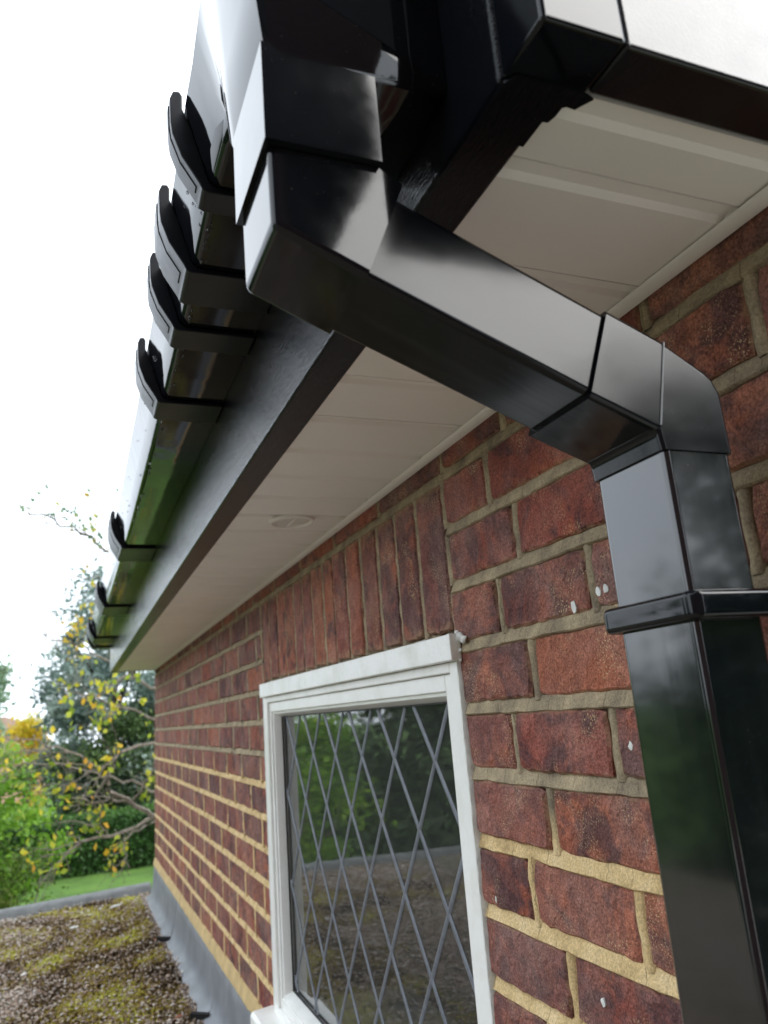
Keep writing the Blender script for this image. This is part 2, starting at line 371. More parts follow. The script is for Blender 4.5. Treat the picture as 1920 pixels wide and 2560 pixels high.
def chip(name, x, y, sx, sy, sz_, mat, lab, grp, rot):
    bm = nb(); k = 7; ring = [(math.cos(2*math.pi*i/k)*random.uniform(.7, 1.15), math.sin(2*math.pi*i/k)*random.uniform(.7, 1.15)) for i in range(k)]
    ca, sa = math.cos(rot), math.sin(rot)
    f = lambda a, b, s: (x+(ca*a*sx-sa*b*sy)*s, y+(sa*a*sx+ca*b*sy)*s)
    z = roofz(x, y) + .012
    loft(bm, [[(*f(a, b, 1), z) for a, b in ring], [(*f(a, b, .95), z+sz_) for a, b in ring]])
    o = fin(bm, name, mat, None, (x, y, z)); return tag(o, lab, 'debris', grp)
WCH = mat_plain('white_chip', (.75, .74, .70), .8, 60, .15); OCH = mat_plain('terracotta', (.36, .13, .06), .85, 50, .3); BCH = mat_plain('tan_wood', (.45, .30, .13), .8, 60, .2)
for (u, v, a, b_) in ((290, 2262, .035, .012), (184, 2312, .022, .018), (206, 2276, .008, .007), (260, 2317, .009, .007), (170, 2306, .008, .006), (225, 2282, .014, .006), (122, 2309, .007, .005), (250, 2268, .012, .008)):
    d = at(u, v, 4.) - CAM; s_ = (-.935-CAM.z)/d.z; q = CAM + d*s_
    big = a > .02
    chip('render_chip', q.x, q.y, a, b_, .006, WCH,
         ('long white flake of render near the far kerb of the roof' if a > .03 else 'broad white lump of render on moss left of the long flake') if big else {206: 'white crumb of render beyond the broad white lump, near the kerb', 260: 'white crumb alone on the yellow moss right of the broad white lump', 170: 'tiny white crumb touching the broad white lump on its left', 225: 'thin white crumb just left of the long white flake', 122: 'leftmost of the small white crumbs on the roof', 250: 'white crumb tucked under the left end of the long white flake'}[u], 'white crumbs on the flat roof' if not big else None, random.uniform(0, .6))
for (u, v, a, b_, M, lab) in ((393, 2347, .028, .006, OCH, 'thin orange sliver of brick on the roof by the upper black lap gap'), (448, 2540, .018, .006, OCH, 'orange brick sliver on the roof at the photo’s bottom edge'),
                       (87, 2412, .014, .009, BCH, 'tan chip of wood among the chippings, left side of the roof'), (264, 2369, .008, .006, OCH, 'tiny orange crumb of brick in the middle of the moss')):
    d = at(u, v, 4.) - CAM; s_ = (-.935-CAM.z)/d.z; q = CAM + d*s_
    chip('brick_chip', q.x, q.y, a, b_, .006, M, lab, None, random.uniform(.8, 1.4))

# ------------------------------------------------------------------ brick wall
Y0, Y1 = .305, 4.662; ZT = .262
WY0, WY1, WZ0, WZ1 = .868, 1.934, -.735, .018
wall = thing('brick_wall', 'red multi brick wall with grey and yellow mortar joints around the window', 'wall', (0, 2.5, -.95))
bm = nb(); xb = .0075
box(bm, xb, .10, Y0+.004, WY0+.006, -1.1, ZT+.2); box(bm, xb, .10, WY1-.006, Y1-.004, -1.1, ZT+.2)
box(bm, xb, .10, WY0+.006, WY1-.006, WZ1+.002, ZT+.2); box(bm, xb, .10, WY0+.006, WY1-.006, -1.1, WZ0)
fin(bm, 'mortar_core', MORTAR, wall)
bm = nb(.1, 3.2, Y0, Y0+.1, GZ, .46); box(bm, .1, 3.2, Y1-.1, Y1, GZ, .46); box(bm, .004, .1, Y0+.004, Y1-.004, GZ, -1.1); fin(bm, 'return_wall', mat_plain('plain_brick', (.2, .06, .045), .9, 12, .3), wall)
pool = {}
def brick_mesh(wd, ht, var, near):
    k = (round(wd*400), round(ht*400), var, near)
    if k in pool: return pool[k]
    rnd = random.Random(hash(k) & 0xffff); bm = nb(); st = .011 if near else .035; jj = .0007 if near else .0011
    pts = []; a, b = wd/2, ht/2; cr = .0035
    def seg(p, q):
        n = max(2, int((Vector(q)-Vector(p)).length/st)); 
        for i in range(n):
            f = i/n; pts.append((p[0]+(q[0]-p[0])*f + rnd.gauss(0, jj), p[1]+(q[1]-p[1])*f + rnd.gauss(0, jj)))
    for p, q in (((-a+cr, -b), (a-cr, -b)), ((a, -b+cr), (a, b-cr)), ((a-cr, b), (-a+cr, b)), ((-a, b-cr), (-a, -b+cr))): seg(p, q)
    tl = rnd.uniform(-.0012, .0012); t2 = rnd.uniform(-.001, .001)
    def ins(p, d): return (p[0]*(1-d/a), p[1]*(1-d/b))
    def fx(p): return tl*p[0]/a + t2*p[1]/b
    rings = [[(.04, *p) for p in pts], [(.0026+rnd.uniform(0, .001), *p) for p in pts]]
    q = [ins(p, .0022+rnd.uniform(0, .001)) for p in pts]; rings.append([(fx(p)+rnd.uniform(-.0002, .0003), *p) for p in q])
    if near: q2 = [ins(p, .008) for p in q]; rings.append([(fx(p)-.0004, *p) for p in q2])
    loft(bm, rings, False, True)
    bmesh.ops.recalc_face_normals(bm, faces=bm.faces)
    me = bpy.data.meshes.new('brick'); bm.to_mesh(me); bm.free(); me.materials.append(BRICK); pool[k] = me
    # make sure the fired face points outwards
    c = sum((f.normal.x*f.area for f in me.polygons))
    if c > 0: me.flip_normals()
    return me
wl = wloc(wall)
def brick(y0, y1, z0, z1, j=.0052, jz=.0075):
    yc, zc = (y0+y1)/2, (z0+z1)/2; wd, ht = y1-y0-2*j, z1-z0-2*jz
    if wd < .01 or ht < .008: return
    near = yc < 1.15
    o = bpy.data.objects.new('brick', brick_mesh(round(wd*400)/400, round(ht*400)/400, random.randrange(5), near)); COL.objects.link(o)
    o.parent = wall; o.location = Vector((random.uniform(-.0012, .0014), yc, zc)) - wl
    return o
pj = []
def perp(y, z0, z1): pj.append((y, z0, z1))
PT = .231
def spans(y0, y1, cuts):
    c = sorted([q for q in cuts if y0+.02 < q < y1-.02]); e = [y0]+c+[y1]
    return list(zip(e, e[1:])), c
for k in range(-3, 14):              # course k lies between z = -.075 k and -.075 (k-1)... top courses have negative k
    zt, zb = -.075*k, -.075*(k+1); even = (k % 2 == 0)
    if zb > .24: continue
    wobble = 0
    left = [Y1 - (.116 if even else .231) - PT*i + random.uniform(-.004, .004) for i in range(24)]
    right = [.705, .532] if even else [.757, .588, .40]
    if k == -3: right = [.755, .57, .358]
    segs = []
    if zb >= .015:                                        # beside the soldier course
        s1, c1 = spans(Y0, .873, right); s2, c2 = spans(1.942, Y1, left)
    elif zt <= WZ0: s1, c1 = spans(Y0, Y1, right+[.93]+[q for q in left if q > 1.0]); s2, c2 = [], []
    elif zb < .01: s1, c1 = spans(Y0, WY0+.01, right); s2, c2 = spans(WY1-.012, Y1, left)
    else: s1, c1 = spans(Y0, .873, right); s2, c2 = spans(1.942, Y1, left)
    for a, b in s1+s2: brick(a, b, zb, zt)
    for c in c1+c2: perp(c, zb, zt)
    for c in (.873, 1.942):
        if zb >= -.01: perp(c, zb, zt)
# top course above the soldiers
tc_ = [.464, .708, .868, 1.10] + [1.10+PT*i for i in range(1, 16)]
s1, c1 = spans(Y0, Y1, tc_)
for a, b in s1: brick(a, b, .225, .275)
for c in c1: perp(c, .225, .262)
sol = [.873, .962, 1.040, 1.117, 1.196, 1.270, 1.344, 1.414, 1.487, 1.558, 1.630, 1.703, 1.773, 1.860, 1.942]
for a, b in zip(sol, sol[1:]):
    brick(a, b, .016, .225); 
    if a > .9: perp(a, .016, .225)
for i, (y, z0, z1) in enumerate(pj):
    bm = nb(); n = max(3, int((z1-z0)/.012)); w2 = .0052; rr = []
    for q in range(n+1):
        z = z0+.004+(z1-z0-.008)*q/n; dx = random.gauss(0, .0005); dy = random.gauss(0, .0007)
        fl_ = -.0016 if y > 1.9 else 0
        rr.append([(.0085, y-w2-.002, z), (.0030+dx+fl_*2, y-w2+dy, z), (.0008+dx+fl_, y+dy*.5, z), (.0025+dx+fl_*2, y+w2+dy, z), (.0085, y+w2+.002, z)])
    loft(bm, rr, False, False, False)
    o = fin(bm, 'vertical_joint', MORTAR, wall, (0, y, (z0+z1)/2), smooth=60)
def bed(z, y0, y1, w2=.0080):
    bm = nb(); n = int((y1-y0)/.014); rr = []
    for q in range(n+1):
        y = y0+(y1-y0)*q/n; j = noise.noise((y*14, z*40, 0))*.0016 + random.gauss(0, .0004); j2 = noise.noise((y*14, z*40, 9))*.0016 + random.gauss(0, .0004)
        dx = noise.noise((y*9, z*31, 4))*.001; chipd = .004 if noise.noise((y*30, z*77, 2)) > .52 else 0
        rr.append([(.009, y, z+w2+.002), (.0048+dx, y, z+w2+j), (-.0012+dx+chipd, y, z-w2+.0016+j2), (.0008+dx+chipd, y, z-w2+j2), (.009, y, z-w2-.001)])
    loft(bm, rr, False, False, False)
    fin(bm, 'bed_joint', MORTAR, wall, (0, (y0+y1)/2, z), smooth=30)
for k in range(-3, 12):
    z = -.075*k
    if k == -3: bed(z, Y0, Y1); continue
    if z > .01: bed(z, Y0, .870); bed(z, 1.944, Y1)
    elif z > WZ0: bed(z, Y0, WY0+.004); bed(z, WY1-.004, Y1)
    else: bed(z, Y0, Y1)

# paint splashes on the brick and messy sealant beside the window
SEAL = mat_plain('sealant', (.72, .72, .68), .5, 40, .2, (200, .5, .002))
for i, (u, v, r) in enumerate(((1432, 1515, .0046), (1494, 1480, .0036), (1512, 1472, .0036), (1239, 2247, .0028), (1575, 1866, .003), (1506, 2505, .003), (1289, 2455, .0028))):
    d = at(u, v, 1.) - CAM; q = CAM + d*((-.0012-CAM.x)/d.x)
    bm = nb(); k = 9; rg = [(random.uniform(.7, 1.2)*math.cos(2*math.pi*i_/k), random.uniform(.9, 1.6)*math.sin(2*math.pi*i_/k)) for i_ in range(k)]
    loft(bm, [[(.001, q.y+a*r, q.z+b*r) for a, b in rg], [(-.0007, q.y+a*r, q.z+b*r) for a, b in rg], [(-.0010, q.y+a*r*.6, q.z+b*r*.6) for a, b in rg]], False, True)
    fin(bm, 'paint_splash', SEAL, wall, q, smooth=60)

# ------------------------------------------------------------------ window
win = thing('window', 'white framed window with diamond leaded glass in the brick wall', 'window', (0, 1.4, -.70))
fx0, fx1 = -.004, .055
def bar(name, y0, y1, z0, z1, x0=fx0, x1=fx1, mat=FRAME, bev=.002, par=win): return fin(nb(x0, x1, y0, y1, z0, z1), name, mat, par, bevel=bev, smooth=40)
fr_o = bar('outer_frame', WY0+.001, WY0+.0225, WZ0+.02, -.0163); bm = nb()
bar('outer_frame', WY1-.040, WY1-.003, WZ0+.02, -.0163); bar('outer_frame', WY0+.0227, WY1-.0402, -.0295, -.0165); bar('outer_frame', WY0+.0227, WY1-.0402, WZ0+.02, -.690)
sx0 = .006
SY0, SY1, SZ0, SZ1 = WY0+.0230, WY1-.0405, -.6895, -.030
GY0, GY1, GZ0_, GZ1_ = .9345, 1.868, -.655, -.064
def sash(y0, y1, z0, z1): 
    return bar('sash_bar', y0, y1, z0, z1, sx0-.004, .05)
sash(SY0, GY0-.016, SZ0, SZ1); sash(GY1+.012, SY1, SZ0, SZ1); sash(GY0-.0158, GY1+.0118, GZ1_+.012, SZ1); sash(GY0-.0158, GY1+.0118, SZ0, GZ0_-.012)
def bead(poly):
    bm = nb(); a = [bm.verts.new((x, y, z)) for x, y, z in poly]; return bm
def beads():
    bm = nb(); o = [(GY0-.0157, GZ0_-.0118), (GY1+.0117, GZ0_-.0118), (GY1+.0117, GZ1_+.0118), (GY0-.0157, GZ1_+.0118)]
    i = [(GY0, GZ0_), (GY1, GZ0_), (GY1, GZ1_), (GY0, GZ1_)]
    r = [[(.045, *p) for p in o], [(.006, *p) for p in o], [(.0075, *[p[k]*.6+q[k]*.4 for k in (0, 1)]) for p, q in zip(o, i)], [(.024, *p) for p in i], [(.030, *p) for p in i]]
    loft(bm, r, False, False); return fin(bm, 'glazing_bead', FRAME, win, smooth=30)
beads()
gk = nb(); g0 = .0025
for a in ((.0243, .0275, GY0, GY1, GZ1_-g0, GZ1_), (.0243, .0275, GY0, GY1, GZ0_, GZ0_+g0), (.0243, .0275, GY0, GY0+g0, GZ0_+g0, GZ1_-g0), (.0243, .0275, GY1-g0, GY1, GZ0_+g0, GZ1_-g0)): box(gk, *a)
fin(gk, 'gasket', mat_plain('rubber', (.012, .012, .014), .6), win)
m, t, b = newmat('window_glass'); b.inputs['Base Color'].default_value = (.75, .80, .78, 1); b.inputs['Transmission Weight'].default_value = .95; b.inputs['Base Color'].default_value = (.5, .52, .5, 1); b.inputs['Roughness'].default_value = .0; b.inputs['IOR'].default_value = 1.52
h = noise_(t, pos(t), 5, 2); bump(t, b, h, .12, .004); r_ = maprange(t, noise_(t, pos(t), 30, 5, .7), .4, .8, .0, .07); t.links.new(r_, b.inputs['Roughness'])
GLASS = m
fin(nb(.030, .034, GY0-.004, GY1+.004, GZ0_-.004, GZ1_+.004), 'glass_pane', GLASS, win)
# leaded diamonds: every strip runs corner to corner of the pane
sl = .098/.0753; cw = .0047
def clip_line(yc, zc, s):
    pts = []
    for z in (GZ0_+.003, GZ1_-.003):
        y = yc + (z-zc)/s
        if GY0+.003 <= y <= GY1-.003: pts.append((y, z))
    for y in (GY0+.003, GY1-.003):
        z = zc + (y-yc)*s
        if GZ0_+.003 < z < GZ1_-.003: pts.append((y, z))
    if len(pts) < 2: return None
    pts.sort(key=lambda p: p[1]); return pts[0], pts[-1]
for s, xo in ((sl, .0276), (-sl, .0281)):
    for n in range(-8, 14):
        c = clip_line(1.029+.1506*n, -.144, s)
        if not c or (Vector(c[0])-Vector(c[1])).length < .03: continue
        (ya, za), (yb, zb) = c; d = Vector((yb-ya, zb-za)).normalized(); nx_, nz_ = -d.y*cw, d.x*cw
        bm = nb(); rr = []
        for (y, z) in ((ya, za), (yb, zb)):
            rr.append([(.0298, y+nx_, z+nz_), (xo+.0012, y+nx_*.85, z+nz_*.85), (xo, y, z), (xo+.0012, y-nx_*.85, z-nz_*.85), (.0298, y-nx_, z-nz_)])
        loft(bm, rr); fin(bm, 'lead_strip', CAME, win, (xo, (ya+yb)/2, (za+zb)/2), smooth=70)
fin(nb(-.016, .0, WY0-.010, WY1-.016, -.016, .0165), 'head_trim', HEADM, win, bevel=.0018, smooth=40)
# sill
bm = nb(); prism_y(bm, [(-.052, -.760), (-.052, -.716), (-.046, -.709), (.05, -.700), (.05, -.760)], WY0-.03, WY1+.035)
fin(bm, 'window_sill', FRAME, win, bevel=.002, smooth=40)
# sealant bead down both sides
for yy, sg in ((WY0-.001, -1), (WY1+.0, 1)):
    bm = nb(); n = 90; rr = []
    for i in range(n+1):
        z = -.705+.70*i/n; w_ = .0035+.0025*noise.noise((z*60, yy, 0))+random.uniform(-.0006, .0006)
        rr.append([(.008, yy-sg*.004, z), (-.0035, yy-sg*.003, z), (-.0045+random.uniform(-.0005, .0005), yy+sg*.001, z), (-.0005, yy+sg*w_, z), (.006, yy+sg*w_*.9, z)])
    loft(bm, rr, False, False, False); fin(bm, 'sealant_bead', SEAL, win, smooth=60)
bm = nb()
for i in range(34):
    y = random.uniform(WY0-.012, WY1-.02); r = random.uniform(.0015, .0045); 
    mt = Matrix.Translation((random.uniform(-.008, 0), y, .0165+random.uniform(-.001, .001))) @ Matrix.Diagonal((r, r*1.8, r*.6, 1)); bmesh.ops.create_icosphere(bm, subdivisions=1, radius=1, matrix=mt)
for (y, z, r) in ((.854, .012, .0080), (.847, .008, .0060), (.861, .018, .004), (.858, -.004, .0035), (.859, -.016, .003), (.842, .009, .0035)):
    mt = Matrix.Translation((-.003, y, z)) @ Matrix.Diagonal((r*.45, r*1.2, r*.75, 1)); bmesh.ops.create_icosphere(bm, subdivisions=2, radius=1, matrix=mt)
for v in bm.verts: v.co += Vector((noise.noise(v.co*300), noise.noise(v.co*310+Vector((5, 0, 0))), noise.noise(v.co*290)))*.0016
tag(fin(bm, 'sealant_lumps', SEAL, win, smooth=50), kind='stuff')
# dim room behind the glass
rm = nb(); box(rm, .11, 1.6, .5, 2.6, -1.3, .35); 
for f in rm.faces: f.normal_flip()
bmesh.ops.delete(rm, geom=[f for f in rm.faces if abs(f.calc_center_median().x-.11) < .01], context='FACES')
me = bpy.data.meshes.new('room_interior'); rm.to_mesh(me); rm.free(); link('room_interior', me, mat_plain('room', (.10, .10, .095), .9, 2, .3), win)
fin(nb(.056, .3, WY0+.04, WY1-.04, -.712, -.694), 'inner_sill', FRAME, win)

# ------------------------------------------------------------------ lead flashing
fl = thing('lead_flashing', 'grey lead flashing along the foot of the brick wall', 'flashing', (0, 2.5, -.95))
cuts_ = [.30, 1.15, 2.02, 2.72, 3.72, 4.672]
for i, (a, b) in enumerate(zip(cuts_, cuts_[1:])):
    bm = nb(); n = 30; rr = []
    for q in range(n+1):
        y = a + (b+.004-a)*q/n if i < 4 else a+(b-a)*q/n
        e = .0008*(1-q/n); nz1 = noise.noise((y*6, 0, i)); nz2 = noise.noise((y*11, 5, i))
        lift = .005*max(0, 1-q/2.5)
        rr.append([(-.001, y, -.776), (-.004-e, y, -.778), (-.007-e+.002*nz1, y, -.82), (-.012-e+.003*nz2, y, -.88), (-.022-e+.006*nz1-lift*.5, y, -.925+.004*nz2),
                   (-.048+.01*nz2-lift, y, -.940+.003*nz1+lift*.4), (-.050+.01*nz2-lift, y, -.944+lift*.4), (-.02, y, -.932), (-.001, y, -.9)])
    loft(bm, rr); fin(bm, 'lead_sheet', LEAD, fl, (0, (a+b)/2, -.86), smooth=60)
for y in (2.72, 3.72):          # near-black blocks painted for the shade inside the open laps
    bm = nb(); prism_z(bm, [(-.028, y-.016), (-.075, y+.030), (-.083, y+.012), (-.034, y-.034)], -.942, -.925); fin(bm, 'lap_gap_shade', mat_plain('painted_gap_shade', (.006, .006, .006), .9), fl)
bm = nb(); rr = []; n = 260
for q in range(n+1):
    y = Y0+(Y1-Y0)*q/n; a = noise.noise((y*25, 0, 0)); b = noise.noise((y*60, 3, 0))
    rr.append([(.004, y, -.744), (-.002, y, -.746+.002*b), (-.0075, y, -.768), (-.0085, y, -.780-.006*a-.004*b), (-.003, y, -.784-.006*a-.004*b)])
loft(bm, rr, False, False, False); POINT = mat_plain('yellow_pointing', (.58, .42, .20), .9, 20, .2, (250, .6, .002))
fin(bm, 'pointing_fillet', POINT, fl, smooth=50)

# ------------------------------------------------------------------ eaves: fascia, soffit, gable board, roof
ZS = .2555
fa = thing('fascia_board', 'black woodgrain fascia board running under the gutter', 'fascia', (-.22, 2.4, .255))
fin(nb(-.242, -.203, .286, 4.66, .2550, .50), 'fascia_panel', FASCIA, fa, bevel=.0035, smooth=40)
bm = nb(); prism_z(bm, [(-.206, .284), (-.2035, .322), (-.2035, .303), (-.199, .301), (-.1965, .290), (-.1905, .2905), (-.1845, .2805), (-.19, .275)], .2535, .2548)
ga = thing('gable_board', 'black corner box end board at the top right with pale sky sheen', 'fascia', (.5, .26, .255))
fin(nb(-.189, 3.0, .246, .2805, .2551, .52), 'gable_panel', GABLE, ga, bevel=.003, smooth=40)
fin(nb(-.242, -.1895, .2445, .285, .2548, .52), 'corner_trim', GLOSS, ga, bevel=.003, smooth=40)
# roughly cut return lip under the corner
bm2 = nb(); prism_z(bm2, [(-.240, .2855), (-.240, .325), (-.2035, .325), (-.2035, .304), (-.2000, .3035), (-.1985, .298), (-.1985, .2915), (-.1965, .290), (-.1905, .2905), (-.1885, .287), (-.1845, .2808), (-.19, .2790), (-.235, .2790)], .2532, .2547)
fin(bm2, 'return_lip', FASCIA, ga); bm.free()
sf = thing('soffit', 'off white grooved plastic soffit boards under the eaves', 'soffit', (-.1, 2.4, .26))
yj = .2825; first = True; k = 0
edges_ = [.2822, .337]
while edges_[-1] < 4.62: edges_.append(edges_[-1] + .1075)
edges_[-1] = 4.622
tpl = None
def board_mesh(L_):
    bm = nb(); x0, x1 = -.2032, -.012; z = ZS+.0015
    pr = [(0.0010, z), (0.0014, z+.0042), (.0160, z+.0042), (.0200, z), (L_-.0003, z), (L_-.0003, z+.009), (.0008, z+.009)]
    a = [bm.verts.new((x0, y, q)) for y, q in pr]; b = [bm.verts.new((x1, y, q)) for y, q in pr]; n = len(pr); bm.faces.new(a); bm.faces.new(b[::-1])
    for i in range(n): bm.faces.new((a[i], b[i], b[(i+1) % n], a[(i+1) % n]))
    bmesh.ops.recalc_face_normals(bm, faces=bm.faces); me = bpy.data.meshes.new('soffit_board'); bm.to_mesh(me); bm.free(); me.materials.append(SOFFIT); return me
bms = {}
for a, b in zip(edges_, edges_[1:]):
    L_ = round(b-a, 4)
    if L_ < .03: continue
    if L_ not in bms: bms[L_] = board_mesh(L_)
    o = bpy.data.objects.new('soffit_board', bms[L_]); COL.objects.link(o); o.parent = sf; o.location = Vector((0, a, random.uniform(-.0002, .0002))) - wloc(sf)
bm = nb(); prism_y(bm, [(-.0185, ZS-.0003), (-.0165, ZS-.0022), (-.0015, ZS-.0022), (-.0002, ZS-.0006), (-.0002, .272), (-.013, .272), (-.013, ZS+.0008)], .2822, 4.64)
fin(bm, 'soffit_trim', SOFFIT, sf, smooth=50)
fin(nb(-.242, -.001, 4.623, 4.662, ZS-.001, .5), 'end_board', FASCIA, sf)
# round vent
vt = thing('soffit_vent', 'round white louvred vent set in the soffit above the window', 'vent', (-.105, 1.232, ZS))
bm = nb(); cx, cy = -.105, 1.232; n = 40
def circ(r, z): return [(cx+r*math.cos(2*math.pi*i/n), cy+r*math.sin(2*math.pi*i/n), z) for i in range(n)]
loft(bm, [circ(.0395, ZS+.0014), circ(.0385, ZS-.0028), (circ(.0345, ZS-.0038)), circ(.0315, ZS-.0016), circ(.0310, ZS+.0010)], False, False)
fin(bm, 'vent_rim', SOFFIT, vt, smooth=50)
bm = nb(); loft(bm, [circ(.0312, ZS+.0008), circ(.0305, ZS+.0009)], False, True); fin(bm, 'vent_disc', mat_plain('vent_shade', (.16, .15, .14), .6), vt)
for i in range(-4, 5):
    yy = i*.0066; hx = math.sqrt(max(1e-6, .0310**2-yy**2))
    fin(nb(cx-hx, cx+hx, cy+yy-.0016, cy+yy+.0016, ZS-.0012, ZS+.0006), 'louvre', SOFFIT, vt)
fin(nb(cx-.0022, cx+.0022, cy-.031, cy+.031, ZS-.0022, ZS-.0013), 'vent_bar', SOFFIT, vt)
# roof slope over the eaves (seen only from the side)
rf = thing('main_roof', 'dark tiled roof slope rising behind the gutter', 'roof', (0, 2.4, .52))
bm = nb(); prism_y(bm, [(-.29, .515), (-.29, .53), (3.2, 2.2), (3.2, 2.18)], .20, 4.72); fin(bm, 'roof_slab', mat_plain('roof_tile', (.06, .045, .04), .8, 10, .3), rf)

# ------------------------------------------------------------------ gutter with outlet, stop end and brackets
gt = thing('gutter', 'black square section gutter with outlet box hanging on the fascia', 'gutter', (-.3, 2.4, .40))
ZB = .404
def gprof(off=0., lip=0.): # outside of the section, from back bottom to front top
    return [(-.2445, ZB-off), (-.325, ZB-off), (-.3305-off*.4, ZB+.0012-off), (-.3350-off*.8, ZB+.006-off*.5), (-.3430-off, ZB+.034), (-.3500-off, ZB+.058), (-.3560-off, ZB+.078+lip)]
def gx(y): return float(np.interp(y, [.34, .58, .7, .9, 1.2, 1.5, 2.1, 3.1, 4.2, 4.8], [-.009, -.008, -.004, 0, .004, .006, .010, .007, -.001, -.003]))
def bow(o):
    for v in o.data.vertices:
        w_ = o.matrix_basis @ v.co; y = v.co.y + wloc(o).y; x = v.co.x + wloc(o).x
        v.co.x += gx(y)*min(1, max(0, (-.26-x)/.06))
    return o
outer = gprof(); inner = [(x+.0022 if i > 2 else x, z+(.0022 if i < 4 else 0)) for i, (x, z) in enumerate(outer)]
inner[0] = (-.2445, ZB+.0022)
bm = nb(); sec = [(-.2425, ZB+.078), (-.2425, ZB)] + outer[1:] + [(-.3500, ZB+.079)] + inner[::-1][0:6] + [(-.2455, ZB+.0022), (-.2455, ZB+.078)]
ys = [.40, .58, .9, 1.3, 1.8, 2.4, 3.1, 3.9, 4.70]
loft(bm, [[(x+.0006*noise.noise((y*3, 0, 0)), y, z+.0007*noise.noise((y*3, 7, 0))) for x, z in sec] for y in ys])
bow(fin(bm, 'gutter_channel', GUTTER, gt, smooth=35))
# outlet hopper: the section deepens towards the stop end
def hsec(y, zb, xb, xt):
    r = .010
    pts = [(-.2425, .482), (-.2425, zb+r), (-.2425, zb+r*.3), (-.2425-r, zb)]
    pts += [(xb+r, zb), (xb+r*.3, zb+r*.3), (xb, zb+r), (xb+(xt-xb)*.35, zb+(.482-zb)*.35), (xt, .482)]
    return [(x, y, z) for x, z in pts]
bm = nb(); rings = []
for y, f in ((.3405, .0), (.3420, .0), (.36, 0), (.42, .0), (.435, .05), (.45, .18), (.465, .42), (.48, .68), (.50, .88), (.52, .97), (.55, 1.), (.6, 1.)):
    zb = .292+(ZB-.0015-.292)*f; xb = -.3575+(.0145)*f; xt = -.374 + .0100*min(1, (y-.34)/.22)
    rings.append(hsec(y, zb, xb, xt))
rings[0] = [(x+(.003 if x < -.3 else 0), y, z+(.003 if z < .4 else 0)) for x, y, z in rings[0]]
loft(bm, rings); fin(bm, 'outlet_hopper', GLOSS, gt, smooth=45)
fin(nb(-.3590, -.2905, .3408, .4205, .2355, .300), 'outlet_collar', GLOSS, gt, bevel=.0045, segs=4, smooth=50, skip=lambda v: v.z < .236 or v.z > .299)
def bracket(y0, y1, off, name='bracket', rib=True):
    o = bpy.data
    bm = nb(); k_ = 0 if name == 'bracket' else -.004
    oo = [(-.2430, ZB-.0065), (-.3370, ZB-.0065), (-.3420, ZB-.004), (-.3445, ZB+.002), (-.3600, ZB+.027), (-.3680, ZB+.050), (-.3695, ZB+.062), (-.3700, ZB+.088), (-.3670, ZB+.0965), (-.3610, ZB+.0975), (-.3585, ZB+.093)]
    oo = [(x-k_, z) for x, z in oo]
    ii = [(-.3585, ZB+.079)] + [(x-.0006, z-.0006) for x, z in gprof(0)][::-1][1:-1] + [(-.2430, ZB-.0006)]
    prism_y(bm, oo+ii, y0, y1)
    br = bow(fin(bm, name, MOULD, gt, (-.3, (y0+y1)/2, ZB), bevel=.0014, segs=3, smooth=50))
    if rib:
        o2 = [(-.3465, ZB+.0035), (-.3608, ZB+.0265), (-.3690, ZB+.050), (-.3707, ZB+.062), (-.3711, ZB+.087)]; w_ = y1-y0
        bm = nb(); prism_y(bm, o2+[(x+.004, z+.001) for x, z in o2][::-1], y0+w_*.30, y0+w_*.62)
        bow(fin(bm, 'bracket_rib', MOULD, br, (-.3, (y0+y1)/2, ZB), bevel=.0009, segs=2, smooth=50))
    return br
for y0, y1, off in ((.604, .634, .007), (.738, .806, .009), (.868, .918, .007), (1.095, 1.165, .007), (2.09, 2.26, .007), (3.13, 3.35, .007), (4.2, 4.45, .007)): bracket(y0, y1, off)
bracket(4.66, 4.75, .007, 'stop_end', False)
# raindrops hanging along the lower edge
bm = nb()
for i in range(230):
    y = .62+4.0*random.random()**1.7
    if any(a-.01 < y < b+.01 for a, b in ((.604, .634), (.738, .806), (.868, .918), (1.095, 1.165), (2.09, 2.26))): continue
    r = random.uniform(.0009, .0022)
    if random.random() < .72: p = (random.uniform(-.330, -.322)+gx(y), y, ZB-.0006)
    else: f = random.random(); p = (-.3352-.0155*f+gx(y), y, ZB+.006+.052*f)
    bmesh.ops.create_icosphere(bm, subdivisions=1, radius=1, matrix=Matrix.Translation(p) @ Matrix.Diagonal((r, r, r*1.25, 1)))
m, t, b = newmat('rain_water'); b.inputs['Transmission Weight'].default_value = 1.; b.inputs['Roughness'].default_value = 0; b.inputs['IOR'].default_value = 1.33
tag(fin(bm, 'raindrops', m, gt, smooth=180), 'clear raindrops hanging along the lower edge of the gutter', kind='stuff')

# ------------------------------------------------------------------ downpipe
dpv = thing('downpipe', 'black square downpipe with offset bends fixed to the brick wall', 'downpipe', (-.085, .38, -.93))
bm = nb(); prism_y(bm, [(-.3560, .2348), (-.3555, .1855), (-.3030, .1625), (-.2762, .2268), (-.2905, .2348)], .3460, .4182)
fin(bm, 'upper_bend', GLOSS, dpv, bevel=.0048, segs=4, smooth=50, skip=lambda v: v.z > .2346 or v.x > -.304)
# offset pipe
A = Vector((-.3035, .1648)); B = Vector((-.1500, .1012)); dd = (B-A).normalized(); nn = Vector((-dd.y, dd.x))
bm = nb(); q = [A-dd*.02, B, B+nn*.061, A+nn*.061-dd*.02]; prism_y(bm, [(p.x, p.y) for p in q], .350, .4150)
fin(bm, 'offset_pipe', PIPE_X, dpv, bevel=.0045, segs=4, smooth=50)
